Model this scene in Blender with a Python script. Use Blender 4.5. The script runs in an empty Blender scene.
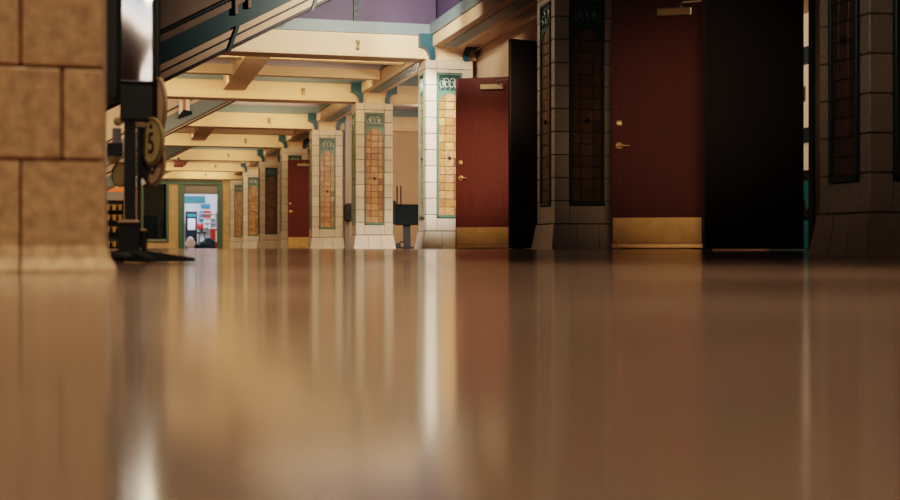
import bpy, bmesh, math, random
from mathutils import Vector, Matrix
random.seed(7)
SC = bpy.context.scene
COL = SC.collection
PI = math.pi
# ------------------------------------------------------------------ camera frame
F = 1250.0; HZ = 248.0; CH = 0.012
TH = math.atan(330/1250.0); S = math.sin(TH); Cc = math.cos(TH)
def ray(px, py):
    a = (px-450)/F; b = (HZ-py)/F
    return Vector((S + Cc*a, Cc - S*a, b))
def atD(px, py, D): return Vector((0, 0, CH)) + ray(px, py)*D
def atY(px, py, Y):
    r = ray(px, py); return Vector((0, 0, CH)) + r*(Y/r.y)
def XZ(px, py, Y):
    p = atY(px, py, Y); return p.x, p.z
def floor_z(y):
    t = min(1, max(0, (9.0-y)/4.2)); return -0.048*t*t*(3-2*t)

# ------------------------------------------------------------------ materials
def new_mat(name):
    m = bpy.data.materials.new(name); m.use_nodes = True
    nt = m.node_tree; b = nt.nodes['Principled BSDF']; return m, nt, b
def mat(name, col, rough=.5, metal=0, noise=0.0, nscale=20, bump=0.0, emis=None, estr=0, spec=.5, coat=0, island=0.0, trans=0):
    m, nt, b = new_mat(name); N = nt.nodes; L = nt.links
    b.inputs['Roughness'].default_value = rough; b.inputs['Metallic'].default_value = metal
    b.inputs['Specular IOR Level'].default_value = spec
    b.inputs['Coat Weight'].default_value = coat
    b.inputs['Transmission Weight'].default_value = trans
    b.inputs['Base Color'].default_value = (*col, 1)
    tc = N.new('ShaderNodeTexCoord')
    nz = N.new('ShaderNodeTexNoise'); nz.inputs['Scale'].default_value = nscale; nz.inputs['Detail'].default_value = 6
    L.new(tc.outputs['Object'], nz.inputs['Vector'])
    mr = N.new('ShaderNodeMapRange')
    mr.inputs['From Min'].default_value = .3; mr.inputs['From Max'].default_value = .7
    mr.inputs['To Min'].default_value = 1-max(noise, .02); mr.inputs['To Max'].default_value = 1+max(noise, .02)
    L.new(nz.outputs['Fac'], mr.inputs['Value'])
    val = mr.outputs['Result']
    if island:
        g = N.new('ShaderNodeNewGeometry'); m2 = N.new('ShaderNodeMapRange')
        m2.inputs['To Min'].default_value = 1-island; m2.inputs['To Max'].default_value = 1+island
        L.new(g.outputs['Random Per Island'], m2.inputs['Value'])
        mu = N.new('ShaderNodeMath'); mu.operation = 'MULTIPLY'
        L.new(val, mu.inputs[0]); L.new(m2.outputs['Result'], mu.inputs[1]); val = mu.outputs[0]
    vm = N.new('ShaderNodeVectorMath'); vm.operation = 'SCALE'; vm.inputs[0].default_value = col
    L.new(val, vm.inputs['Scale']); L.new(vm.outputs['Vector'], b.inputs['Base Color'])
    if bump:
        bp = N.new('ShaderNodeBump'); bp.inputs['Strength'].default_value = bump; bp.inputs['Distance'].default_value = .01
        L.new(nz.outputs['Fac'], bp.inputs['Height']); L.new(bp.outputs['Normal'], b.inputs['Normal'])
    if emis:
        b.inputs['Emission Color'].default_value = (*emis, 1); b.inputs['Emission Strength'].default_value = estr
    return m
def ramp_island(name, cols, rough=.35, noise=.15, nscale=30):
    m, nt, b = new_mat(name); N = nt.nodes; L = nt.links
    g = N.new('ShaderNodeNewGeometry'); r = N.new('ShaderNodeValToRGB')
    r.color_ramp.interpolation = 'LINEAR'
    while len(r.color_ramp.elements) < len(cols): r.color_ramp.elements.new(.5)
    for i, c in enumerate(cols):
        r.color_ramp.elements[i].position = i/(len(cols)-1); r.color_ramp.elements[i].color = (*c, 1)
    L.new(g.outputs['Random Per Island'], r.inputs['Fac'])
    tc = N.new('ShaderNodeTexCoord'); nz = N.new('ShaderNodeTexNoise'); nz.inputs['Scale'].default_value = nscale
    L.new(tc.outputs['Object'], nz.inputs['Vector'])
    mr = N.new('ShaderNodeMapRange'); mr.inputs['From Min'].default_value = .3; mr.inputs['From Max'].default_value = .7
    mr.inputs['To Min'].default_value = 1-noise; mr.inputs['To Max'].default_value = 1+noise
    L.new(nz.outputs['Fac'], mr.inputs['Value'])
    vm = N.new('ShaderNodeVectorMath'); vm.operation = 'SCALE'
    L.new(r.outputs['Color'], vm.inputs[0]); L.new(mr.outputs['Result'], vm.inputs['Scale'])
    L.new(vm.outputs['Vector'], b.inputs['Base Color']); b.inputs['Roughness'].default_value = rough
    return m
def wood_mat(name, c1, c2, rough=.4):
    m, nt, b = new_mat(name); N = nt.nodes; L = nt.links
    tc = N.new('ShaderNodeTexCoord'); mp = N.new('ShaderNodeMapping'); mp.inputs['Scale'].default_value = (60, 60, 1.5)
    nz = N.new('ShaderNodeTexNoise'); nz.inputs['Scale'].default_value = 1.5; nz.inputs['Detail'].default_value = 8
    L.new(tc.outputs['Object'], mp.inputs['Vector']); L.new(mp.outputs['Vector'], nz.inputs['Vector'])
    r = N.new('ShaderNodeValToRGB'); r.color_ramp.elements[0].position = .3; r.color_ramp.elements[1].position = .7
    r.color_ramp.elements[0].color = (*c1, 1); r.color_ramp.elements[1].color = (*c2, 1)
    L.new(nz.outputs['Fac'], r.inputs['Fac']); L.new(r.outputs['Color'], b.inputs['Base Color'])
    b.inputs['Roughness'].default_value = rough
    return m
def tile_wall_mat(name, c1, c2, mortar, w=.3, h=.226, rough=.4):
    m, nt, b = new_mat(name); N = nt.nodes; L = nt.links
    tc = N.new('ShaderNodeTexCoord'); sp = N.new('ShaderNodeSeparateXYZ'); cb = N.new('ShaderNodeCombineXYZ')
    L.new(tc.outputs['Object'], sp.inputs[0])
    ad = N.new('ShaderNodeMath'); ad.operation = 'ADD'
    L.new(sp.outputs['X'], ad.inputs[0]); L.new(sp.outputs['Y'], ad.inputs[1])
    L.new(ad.outputs[0], cb.inputs['X']); L.new(sp.outputs['Z'], cb.inputs['Y'])
    br = N.new('ShaderNodeTexBrick'); br.inputs['Scale'].default_value = 1
    br.inputs['Brick Width'].default_value = w; br.inputs['Row Height'].default_value = h
    br.inputs['Mortar Size'].default_value = .005
    br.inputs['Color1'].default_value = (*c1, 1); br.inputs['Color2'].default_value = (*c2, 1); br.inputs['Mortar'].default_value = (*mortar, 1)
    L.new(cb.outputs[0], br.inputs['Vector']); L.new(br.outputs['Color'], b.inputs['Base Color'])
    b.inputs['Roughness'].default_value = rough
    return m

M = {}
M['tile'] = mat('glazed_cream_tile', (.62, .52, .41), .38, noise=.16, nscale=45, island=.09)
M['stone'] = mat('speckled_tan_tile', (.50, .31, .16), .6, noise=.30, nscale=32, island=.05, bump=.15)
M['grout'] = mat('dark_grout', (.06, .045, .035), .9)
M['green_glaze'] = mat('green_glazed_trim', (.10, .19, .13), .3, noise=.2, nscale=40)
M['pale_glaze'] = mat('pale_scroll_glaze', (.40, .47, .38), .3, noise=.2)
M['blue_glaze'] = mat('dark_panel_ground', (.025, .06, .055), .35, noise=.2)
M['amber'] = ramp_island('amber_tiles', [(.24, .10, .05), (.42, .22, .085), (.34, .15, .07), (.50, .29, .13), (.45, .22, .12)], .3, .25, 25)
M['shaded_amber'] = ramp_island('shaded_amber_tiles', [(.10, .05, .03), (.16, .085, .045), (.13, .06, .035), (.20, .11, .06)], .35, .25, 25)  # amber tiles darkened in colour for the columns standing in shade
M['shaded_green_glaze'] = mat('shaded_green_glaze', (.03, .07, .055), .35, noise=.15)  # shade put into the glaze of those columns' frames and scrolls
M['cream'] = mat('cream_beam_paint', (.80, .58, .39), .65, noise=.04, nscale=4)
M['teal'] = mat('grey_teal_paint', (.18, .25, .26), .5, noise=.08, nscale=3)
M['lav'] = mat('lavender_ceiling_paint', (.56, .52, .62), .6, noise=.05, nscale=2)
M['steelgrey'] = mat('blue_grey_steel', (.17, .22, .25), .5, noise=.08)
M['pinkcream'] = mat('pinkish_cream_paint', (.74, .56, .45), .6, noise=.04)
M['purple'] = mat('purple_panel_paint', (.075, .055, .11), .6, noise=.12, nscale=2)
M['deepteal'] = mat('deep_teal_steel', (.003, .012, .017), .85, noise=.1)
M['bluecorbel'] = mat('blue_corbel_paint', (.014, .085, .12), .4, noise=.1)
M['darkgreen'] = mat('dark_green_steel', (.008, .030, .035), .5, noise=.15, nscale=5)
M['machine_green'] = mat('machine_dark_enamel', (.005, .010, .011), .45, noise=.1)
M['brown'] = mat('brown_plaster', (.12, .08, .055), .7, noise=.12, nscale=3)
M['bandcream'] = mat('flange_cream_paint', (.38, .26, .17), .5, noise=.06)
M['black'] = mat('black_paint', (.006, .008, .010), .55)
M['blackm'] = mat('black_iron', (.012, .014, .016), .35, metal=.3)
M['wood'] = wood_mat('maroon_veneer', (.10, .014, .009), (.165, .026, .014), .62)
M['shaded_wood'] = wood_mat('shaded_veneer', (.012, .010, .011), (.022, .014, .014), .5)  # shade on the back-lit leaves is put into this veneer colour
M['brass'] = mat('polished_brass', (.90, .58, .26), .35, metal=.5, noise=.06)
M['brassplate'] = mat('brushed_brass_plate', (.72, .46, .17), .45, metal=.3, noise=.12, nscale=8)
M['closer'] = mat('bronze_closer', (.36, .27, .15), .45, metal=.5)
M['chrome'] = mat('chrome', (.85, .87, .9), .06, metal=1)
M['wall'] = mat('tan_wall_paint', (.52, .36, .24), .7, noise=.05, nscale=2)
M['endtile'] = tile_wall_mat('ochre_tile_wall', (.62, .42, .20), (.55, .36, .17), (.25, .16, .09), .35, .30)
M['gframe'] = mat('green_frame_paint', (.03, .115, .08), .4, noise=.08)
M['plate'] = mat('yellowed_enamel', (.38, .28, .12), .4, noise=.12, nscale=20)
M['plate_tan'] = mat('tan_enamel', (.46, .30, .18), .45, noise=.08)
M['white'] = mat('white_paint', (.78, .78, .80), .5, noise=.03)
M['grey'] = mat('grey_paint', (.22, .21, .21), .6, noise=.05)
M['red'] = mat('red_paint', (.50, .03, .03), .45, noise=.08)
M['orange'] = mat('orange_paint', (.75, .20, .05), .5)
M['blue'] = mat('blue_sign_paint', (.04, .22, .50), .5)
M['tealsign'] = mat('teal_sign_paint', (.02, .22, .28), .5)
M['pink'] = mat('pale_pink_cloth', (.85, .72, .70), .8, noise=.1)
M['darkglass'] = mat('dark_glass', (.6, .65, .65), .02, spec=.3, trans=1)
M['bluecloth'] = mat('blue_cloth', (.012, .04, .07), .8, noise=.2, nscale=10)
M['exit'] = mat('dark_red_sign', (.13, .015, .012), .5)
M['exitletter'] = mat('sign_letters', (.35, .16, .12), .5)
M['gold'] = mat('gold_cups', (.55, .35, .12), .35, metal=.3, noise=.15)
M['lampglass'] = mat('lit_window_glass', (.6, .48, .36), .5, emis=(1.0, .74, .50), estr=.22)

# floor
M['darkglass'].node_tree.nodes['Principled BSDF'].inputs['IOR'].default_value = 1.08
def floor_mat():
    m, nt, b = new_mat('polished_terrazzo'); N = nt.nodes; L = nt.links
    tc = N.new('ShaderNodeTexCoord')
    n1 = N.new('ShaderNodeTexNoise'); n1.inputs['Scale'].default_value = .9; n1.inputs['Detail'].default_value = 4
    n2 = N.new('ShaderNodeTexVoronoi'); n2.inputs['Scale'].default_value = 90
    L.new(tc.outputs['Object'], n1.inputs['Vector']); L.new(tc.outputs['Object'], n2.inputs['Vector'])
    r = N.new('ShaderNodeValToRGB'); r.color_ramp.elements[0].position = .35; r.color_ramp.elements[1].position = .65
    r.color_ramp.elements[0].color = (.12, .080, .055, 1); r.color_ramp.elements[1].color = (.21, .14, .095, 1)
    L.new(n1.outputs['Fac'], r.inputs['Fac'])
    mx = N.new('ShaderNodeMix'); mx.data_type = 'RGBA'; mx.blend_type = 'MULTIPLY'; mx.inputs['Factor'].default_value = .25
    L.new(r.outputs['Color'], mx.inputs[6]); L.new(n2.outputs['Color'], mx.inputs[7])
    L.new(mx.outputs[2], b.inputs['Base Color'])
    mr = N.new('ShaderNodeMapRange'); mr.inputs['To Min'].default_value = .07; mr.inputs['To Max'].default_value = .17
    L.new(n1.outputs['Fac'], mr.inputs['Value']); L.new(mr.outputs['Result'], b.inputs['Roughness'])
    b.inputs['IOR'].default_value = 1.5
    return m
M['floor'] = floor_mat()

# ------------------------------------------------------------------ mesh builder
class MB:
    def __init__(s): s.bm = bmesh.new(); s.mi = 0
    def _f(s, vs):
        try:
            f = s.bm.faces.new(vs); f.material_index = s.mi; return f
        except ValueError: return None
    def box(s, x0, x1, y0, y1, z0, z1, bev=0):
        if bev:
            t = bmesh.new(); v = [t.verts.new((x, y, z)) for x in (x0, x1) for y in (y0, y1) for z in (z0, z1)]
            for q in ((0,1,3,2),(4,6,7,5),(0,4,5,1),(2,3,7,6),(0,2,6,4),(1,5,7,3)): t.faces.new([v[i] for i in q])
            bmesh.ops.bevel(t, geom=t.edges[:], offset=bev, segments=1, affect='EDGES')
            mp = {}
            for vv in t.verts: mp[vv] = s.bm.verts.new(vv.co)
            for f in t.faces: s._f([mp[a] for a in f.verts])
            t.free(); return s
        v = [s.bm.verts.new((x, y, z)) for x in (x0, x1) for y in (y0, y1) for z in (z0, z1)]
        for q in ((0,1,3,2),(4,6,7,5),(0,4,5,1),(2,3,7,6),(0,2,6,4),(1,5,7,3)): s._f([v[i] for i in q])
        return s
    def frustum(s, a, b, z0, z1):   # a,b = (x0,x1,y0,y1)
        lo = [s.bm.verts.new((x, y, z0)) for x, y in ((a[0],a[2]),(a[1],a[2]),(a[1],a[3]),(a[0],a[3]))]
        hi = [s.bm.verts.new((x, y, z1)) for x, y in ((b[0],b[2]),(b[1],b[2]),(b[1],b[3]),(b[0],b[3]))]
        s._f(lo); s._f(hi)
        for i in range(4): s._f([lo[i], lo[(i+1)%4], hi[(i+1)%4], hi[i]])
        return s
    def prism(s, pts, axis, a0, a1):
        def mk(p, a):
            if axis == 'x': return (a, p[0], p[1])
            if axis == 'y': return (p[0], a, p[1])
            return (p[0], p[1], a)
        A = [s.bm.verts.new(mk(p, a0)) for p in pts]; B = [s.bm.verts.new(mk(p, a1)) for p in pts]
        n = len(pts); s._f(A); s._f(B)
        for i in range(n): s._f([A[i], A[(i+1)%n], B[(i+1)%n], B[i]])
        return s
    def lathe(s, prof, c=(0,0,0), axis='z', n=24):
        rings = []
        for r, h in prof:
            ring = []
            for k in range(n):
                t = 2*PI*k/n; u, v = r*math.cos(t), r*math.sin(t)
                p = (u, v, h) if axis == 'z' else ((u, h, v) if axis == 'y' else (h, u, v))
                ring.append(s.bm.verts.new((c[0]+p[0], c[1]+p[1], c[2]+p[2])))
            rings.append(ring)
        for a, b in zip(rings, rings[1:]):
            for k in range(n): s._f([a[k], a[(k+1)%n], b[(k+1)%n], b[k]])
        s._f(rings[0]); s._f(rings[-1])
        return s
    def tube(s, pts, r, n=8):
        pts = [Vector(p) for p in pts]; rs = r if isinstance(r, (list, tuple)) else [r]*len(pts)
        rings = []
        for i, p in enumerate(pts):
            d = (pts[min(i+1, len(pts)-1)]-pts[max(i-1, 0)]).normalized()
            up = Vector((0, 0, 1)) if abs(d.z) < .9 else Vector((1, 0, 0))
            a = d.cross(up).normalized(); b = d.cross(a).normalized()
            rings.append([s.bm.verts.new(p+(a*math.cos(2*PI*k/n)+b*math.sin(2*PI*k/n))*rs[i]) for k in range(n)])
        for A, B in zip(rings, rings[1:]):
            for k in range(n): s._f([A[k], A[(k+1)%n], B[(k+1)%n], B[k]])
        s._f(rings[0]); s._f(rings[-1]); return s
    def build(s, name, mats, parent=None, smooth=False, bevel=0):
        bmesh.ops.recalc_face_normals(s.bm, faces=s.bm.faces[:])
        me = bpy.data.meshes.new(name); s.bm.to_mesh(me); s.bm.free()
        for m in (mats if isinstance(mats, (list, tuple)) else [mats]): me.materials.append(M[m] if isinstance(m, str) else m)
        if smooth:
            for p in me.polygons: p.use_smooth = True
        o = bpy.data.objects.new(name, me); COL.objects.link(o)
        if parent: o.parent = parent
        if bevel:
            b = o.modifiers.new('bevel', 'BEVEL'); b.width = bevel; b.segments = 2; b.limit_method = 'ANGLE'
        if smooth:
            e = o.modifiers.new('split', 'EDGE_SPLIT'); e.split_angle = math.radians(40)
        return o
def tag(o, label=None, cat=None, group=None, kind=None):
    if label: o['label'] = label
    if cat: o['category'] = cat
    if group: o['group'] = group
    if kind: o['kind'] = kind
    return o
def empty(name, loc, label, cat, rz=0, group=None, kind=None):
    o = bpy.data.objects.new(name, None); COL.objects.link(o); o.location = loc; o.rotation_euler = (0, 0, rz)
    o.empty_display_size = .1
    return tag(o, label, cat, group, kind)
def kids(o): return [c for c in bpy.data.objects if c.parent == o]
def copy_tree(o, parent=None):
    c = o.copy(); COL.objects.link(c); c.parent = parent
    for ch in kids(o): copy_tree(ch, c)
    return c
def text_mesh(name, body, size, depth, m, parent, loc, rot):
    cu = bpy.data.curves.new(name, 'FONT'); cu.body = body; cu.size = size; cu.extrude = depth
    cu.align_x = 'CENTER'; cu.align_y = 'CENTER'
    t = bpy.data.objects.new(name+'_tmp', cu); COL.objects.link(t)
    dg = bpy.context.evaluated_depsgraph_get(); me = bpy.data.meshes.new_from_object(t.evaluated_get(dg))
    bpy.data.objects.remove(t); me.materials.clear(); me.materials.append(M[m])
    o = bpy.data.objects.new(name, me); COL.objects.link(o); o.parent = parent; o.location = loc; o.rotation_euler = rot
    return o

# ================================================================== SETTING
YW = 49.2                         # end wall
YC = [6.26+5.33*n for n in range(9)]   # column front faces
YB = [y+.13 for y in YC]
CX0, CX1, CDEP = 4.12, 4.80, .46
# floor
b = MB(); xs = [-14, -6, -2, 0, 2, 6, 12]; ys = [-6+.25*i for i in range(64)]+[10, 20, 30, 40, 56]
ys = sorted(set(ys)); grid = [[b.bm.verts.new((x, y, floor_z(y))) for x in xs] for y in ys]
for i in range(len(ys)-1):
    for j in range(len(xs)-1): b._f([grid[i][j], grid[i][j+1], grid[i+1][j+1], grid[i+1][j]])
fl = b.build('floor', 'floor', smooth=False)
for p in fl.data.polygons: p.use_smooth = True
tag(fl, 'polished brown terrazzo floor mirroring the columns and doors', 'floor', kind='structure')

# end wall with two openings (window, shop doorway)
wx0, wz0 = XZ(143.5, 240, YW); wx1, wz1 = XZ(167, 184, YW)
dx0, dz1 = XZ(184.5, 184.5, YW); dx1, _ = XZ(217.5, 184, YW)
bx0 = XZ(112, 0, YW)[0]; bx1 = XZ(122, 0, YW)[0]
b = MB()
TOP = 3.15
b.box(-8, wx0, YW, YW+.2, 0, TOP).box(wx0, wx1, YW, YW+.2, 0, wz0).box(wx0, wx1, YW, YW+.2, wz1, TOP)
b.box(wx1, dx0, YW, YW+.2, 0, TOP).box(dx0, dx1, YW, YW+.2, dz1, TOP).box(dx1, 7.5, YW, YW+.2, 0, TOP)
tag(b.build('wall_far', 'endtile'), 'ochre tiled end wall around the green framed shop doorway', 'wall', kind='structure')
# green frames
b = MB(); t = .16
b.box(wx0-.1, dx1+t, YW-.07, YW+.02, dz1, dz1+.17)
b.box(wx1-.03, wx1+.07, YW-.06, YW+.02, wz0-.06, dz1).box(wx0-.1, wx0, YW-.06, YW+.02, wz0-.06, dz1)
b.box(wx0-.1, wx1+.07, YW-.08, YW+.02, wz0-.09, wz0-.02)
b.box(dx0-.24, dx0, YW-.06, YW+.2, 0, dz1).box(dx1, dx1+.19, YW-.06, YW+.2, 0, dz1)
tag(b.build('trim_1', 'gframe', bevel=.01), 'green painted frame around the far doorway and side window', 'door frame', kind='structure')
w = empty('window_1', (0, 0, 0), 'dark side window with green frame left of the far shop doorway', 'window', kind='structure')
MB().box(wx0, wx1, YW+.10, YW+.12, wz0, wz1).build('pane', 'darkglass', w)
MB().box(wx0, wx1, YW+.04, YW+.10, wz0-.02, wz0+.05).build('sill', 'gframe', w)
MB().box(wx0+.62*(wx1-wx0), wx0+.62*(wx1-wx0)+.04, YW+.03, YW+.1, wz0, wz0+1.15).build('mullion', 'black', w)
# right walls
def wallR(name, label, y0, y1, x=7.5):
    tag(MB().box(x, x+.15, y0, y1, 0, 3.15).build(name, 'wall'), label, 'wall', kind='structure')
wallR('wall_right', 'tan painted wall running behind the tiled columns', 17.7, YW)
tag(MB().box(4.76, 7.5, YB[4]+.12, YB[4]+.22, 0, 2.66).build('wall_cross', 'wall'), 'tan cross wall behind the black pedestal box', 'wall', kind='structure')
# vestibule beyond doors, bays 0 and 1
b = MB().box(8.5, 8.65, 3, 17.85, -.05, 3.4).box(5.02, 8.5, 17.7, 17.85, -.01, 3.4).box(4.9, 8.5, 3.0, 3.15, -.05, 3.4)
tag(b.build('wall_vestibule', 'wall'), 'tan wall of the vestibule seen past the open dark door', 'wall', kind='structure')
tag(MB().box(5.0, 8.6, 3.1, 17.7, 3.0, 3.1).build('ceiling_vestibule', 'wall'), 'plain ceiling of the vestibule behind the doors', 'ceiling', kind='structure')
# left wall of the hall
tag(MB().box(-8.2, -8, 2, YW, -.05, 4.8).build('wall_left', 'wall'), 'tan left wall of the concourse behind the near pillar', 'wall', kind='structure')

# door line wall (X=4.9) with openings
XW = 4.9
def door_wall(name, label, y0, y1, o0, o1):
    b = MB(); t = XW+.12
    b.box(XW, t, y0, o0, -.05, 2.82).box(XW, t, o1, y1, -.01, 2.82).box(XW, t, o0, o1, 2.26, 2.82)
    tag(b.build(name, 'wall'), label, 'wall', kind='structure')
    b = MB(); b.box(XW-.02, t+.02, o0-.06, o0, -.03, 2.32).box(XW-.02, t+.02, o1, o1+.06, -.01, 2.32).box(XW-.02, t+.02, o0, o1, 2.24, 2.32)
    return b
# leaf end points
def flat(p): return Vector((p.x, p.y, 0))
L1h, L1f = flat(atD(703, 200, 10.95)), flat(atD(611.5, 200, 11.12))
L2h, L2f = flat(atD(511.5, 200, 16.02)), flat(atD(456, 200, 16.22))
L3h, L3f = flat(atD(802.3, 200, 9.0)), flat(atD(703.8, 200, 8.80))
L4f = flat(atD(509.5, 200, 13.12)); L4h = L4f + Vector((.86, .26, 0))
L5f, L5h = flat(atD(288, 200, 31.2)), flat(atD(313.5, 200, 31.05))
def oy(h0, h1): return min(h0.y, h1.y)+.02, max(h0.y, h1.y)+.02
o0, o1 = oy(L3h, L1h); o0 = 8.19
fr = door_wall('wall_door_near', 'tan wall holding the nearest double doorway', YC[0]+CDEP-.05, YC[1]+.1, o0, o1)
tag(fr.build('trim_3', 'darkgreen'), 'dark steel frame of the nearest double doorway', 'door frame', kind='structure')
o0, o1 = oy(L4h, L2h)
fr = door_wall('wall_door_middle', 'pale tan wall above the second double doorway', YC[1]+CDEP-.5, YC[2]+.68, o0, o1)
tag(fr.build('trim_4', 'darkgreen'), 'dark steel frame of the second double doorway', 'door frame', kind='structure')
fr = door_wall('wall_door_far', 'tan wall beside the farthest maroon door', YC[4]+.1, YC[5]+.4, YC[5]-2.6, YC[5]-.75)
tag(fr.build('trim_5', 'darkgreen'), 'dark steel frame of the farthest doorway', 'door frame', kind='structure')

# ceilings and upper walls
YB = [y+.13 for y in YC]
tag(MB().box(-8, 7.6, YB[2]+.3, YW+.2, 3.15, 3.25).build('ceiling', 'lav'), 'lavender ceiling slab above the cream beams', 'ceiling', kind='structure')
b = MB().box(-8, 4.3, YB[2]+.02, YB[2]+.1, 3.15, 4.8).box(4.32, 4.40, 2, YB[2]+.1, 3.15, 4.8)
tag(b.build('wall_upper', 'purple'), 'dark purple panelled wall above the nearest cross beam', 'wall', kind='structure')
b = MB()
for px in (357, 430, 285, 500):
    x = XZ(px, 8, YB[2])[0]
    if x > 4.2: continue
    b.box(x-.05, x+.03, YB[2]-.03, YB[2]+.02, 3.15, 4.75)
    for k in range(8): b.lathe([(.0, -.05), (.016, -.048), (.018, -.03)], (x-.01, YB[2], 3.2+.09*k), 'y', 8)
for y in (15.6, 14.2, 12.8, 11.4):
    b.box(4.27, 4.32, y, y+.08, 3.15, 4.75)
tag(b.build('trim_6', 'darkgreen'), 'dark riveted uprights on the purple upper wall', 'trim', kind='structure')
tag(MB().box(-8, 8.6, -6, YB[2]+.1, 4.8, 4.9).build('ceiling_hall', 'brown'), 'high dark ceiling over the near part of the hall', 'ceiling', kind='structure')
tag(MB().box(-8, 8.6, -6.1, -6, -.1, 4.8).build('wall_back', 'wall'), 'tan wall behind the camera', 'wall', kind='structure')
tag(MB().box(8.5, 8.65, -6, 3, -.1, 4.8).build('wall_right_near', 'wall'), 'tan right wall beside the camera', 'wall', kind='structure')

# ================================================================== BEAMS
ordn = ['nearest', 'second', 'third', 'fourth', 'fifth', 'sixth', 'farthest']
def beam(yf, label, xr):
    r = empty('ceiling_beam', (0, yf, 0), label, 'ceiling beam', group='cream cross beams with teal tops')
    MB().box(-8, xr, 0, .34, 2.70, 2.99).build('web', 'cream', r, bevel=.01)
    MB().box(-8, xr, -.035, .375, 2.66, 2.70).build('flange', 'cream', r, bevel=.012)
    MB().box(-8, xr, -.02, .36, 2.99, 3.15).build('cap', 'teal', r)
    b = MB(); b.lathe([(.0, -.02), (.022, -.018), (.022, .03), (.016, .04), (.028, .07), (.028, .10), (0, .102)], (3.18, -.04, 2.78), 'z', 12)
    b.box(3.15, 3.21, -.03, .0, 2.77, 2.87)
    b.build('brass_fitting', 'closer', r)
    return r
for i, n in enumerate(range(2, 9)):
    if n == 8: beam(YW-.42, 'cream beam tight against the far ochre tiled wall', 7.5); continue
    beam(YB[n], ordn[i]+' cream cross beam with teal top, counting away from the viewer', 4.88 if n == 2 else 7.5)
for i, n in enumerate(range(2, 8)):
    if n % 2: continue
    for k, fr_ in enumerate((.30, .64)):
        y = YB[n]+5.33*fr_
        r = empty('ceiling_joist', (0, y, 0), '%s slim joist behind the %s cream cross beam' % (('first', 'second')[k], ordn[i]), 'ceiling joist', group='slim cream joists')
        MB().box(-8, 4.2, 0, .18, 2.83, 2.99).build('web', 'cream', r, bevel=.008)
        MB().box(-8, 4.2, -.01, .19, 2.99, 3.15).build('cap', 'lav', r)
    # short longitudinal strut
    r = MB().box(1.76, 2.14, YB[n]+.36, YB[n+1]-.03 if n < 7 else YW-.5, 2.80, 3.13).build('ceiling_strut', 'cream', bevel=.01)
    tag(r, 'short cream strut running lengthwise behind the %s cross beam' % ordn[i], 'ceiling strut', 'lengthwise cream struts')
# longitudinal girder along columns
g = empty('trim_8', (0, 0, 0), 'long cream and teal girder running over the row of tiled columns', 'girder', kind='structure')
MB().box(4.22, 4.64, 4.6, YW, 2.82, 2.99).build('web', 'cream', g, bevel=.015)
MB().box(4.2, 4.66, 4.6, YW, 2.99, 3.15).build('cap', 'teal', g)
MB().box(4.34, 4.54, 4.6, YW, 2.812, 2.82).build('soffit_panel', 'teal', g)
tag(MB().box(4.64, 4.9, YC[0]+.3, YC[2]+.68, 2.84, 3.0).build('trim_7', 'wall'), 'pale soffit between the girder and the wall over the doors', 'soffit', kind='structure')

# ================================================================== COLUMNS
TH_ = .2265; BH = .25
def flare_base(name, z0, parent, x1=CX1-CX0, d=CDEP, m='tile'):
    b = MB(); e = .030
    W = x1
    b.mi = 1; b.frustum((-.01-e*.6, W+.01+e*.6, -.01-e*.6, d+e*.6), (-.0, W, -.0, d), z0, BH-.004)
    b.mi = 0
    # base blocks (front, left, right faces split)
    def slab(p0, p1, n):
        a = Vector(p0); c = Vector(p1)
        for k in range(n):
            q0 = a+(c-a)*(k/n); q1 = a+(c-a)*((k+1)/n)
            dr = (c-a).normalized(); q0 = q0+dr*.003; q1 = q1-dr*.003
            nrm = Vector((dr.y, -dr.x, 0))
            zz0, zz1 = z0, BH-.006
            lo = [q0+nrm*(.02+e), q1+nrm*(.02+e), q1-nrm*.02, q0-nrm*.02]
            mid = [q0+nrm*(.022), q1+nrm*(.022), q1-nrm*.02, q0-nrm*.02]
            zs = [zz0, zz0+.035, zz1]
            sh = [.02+e, .020+e*.72, .010]
            rings = []
            for z, o in zip(zs, sh):
                ea = o if k == 0 else 0; eb = o if k == n-1 else 0
                rings.append([s_.bm.verts.new(tuple(v)) for v in ((*(q0+nrm*o-dr*ea).xy, z), (*(q1+nrm*o+dr*eb).xy, z), (*(q1-nrm*.02).xy, z), (*(q0-nrm*.02).xy, z))])
            s_._f(rings[0]); s_._f(rings[-1])
            for A, B in zip(rings, rings[1:]):
                for j in range(4): s_._f([A[j], A[(j+1)%4], B[(j+1)%4], B[j]])
    s_ = b
    slab((0, 0, 0), (W, 0, 0), 3); slab((W, 0, 0), (W, d, 0), 2); slab((W, d, 0), (0, d, 0), 3); slab((0, d, 0), (0, 0, 0), 3)
    return b.build(name, [m, 'grout'], parent)
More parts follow.
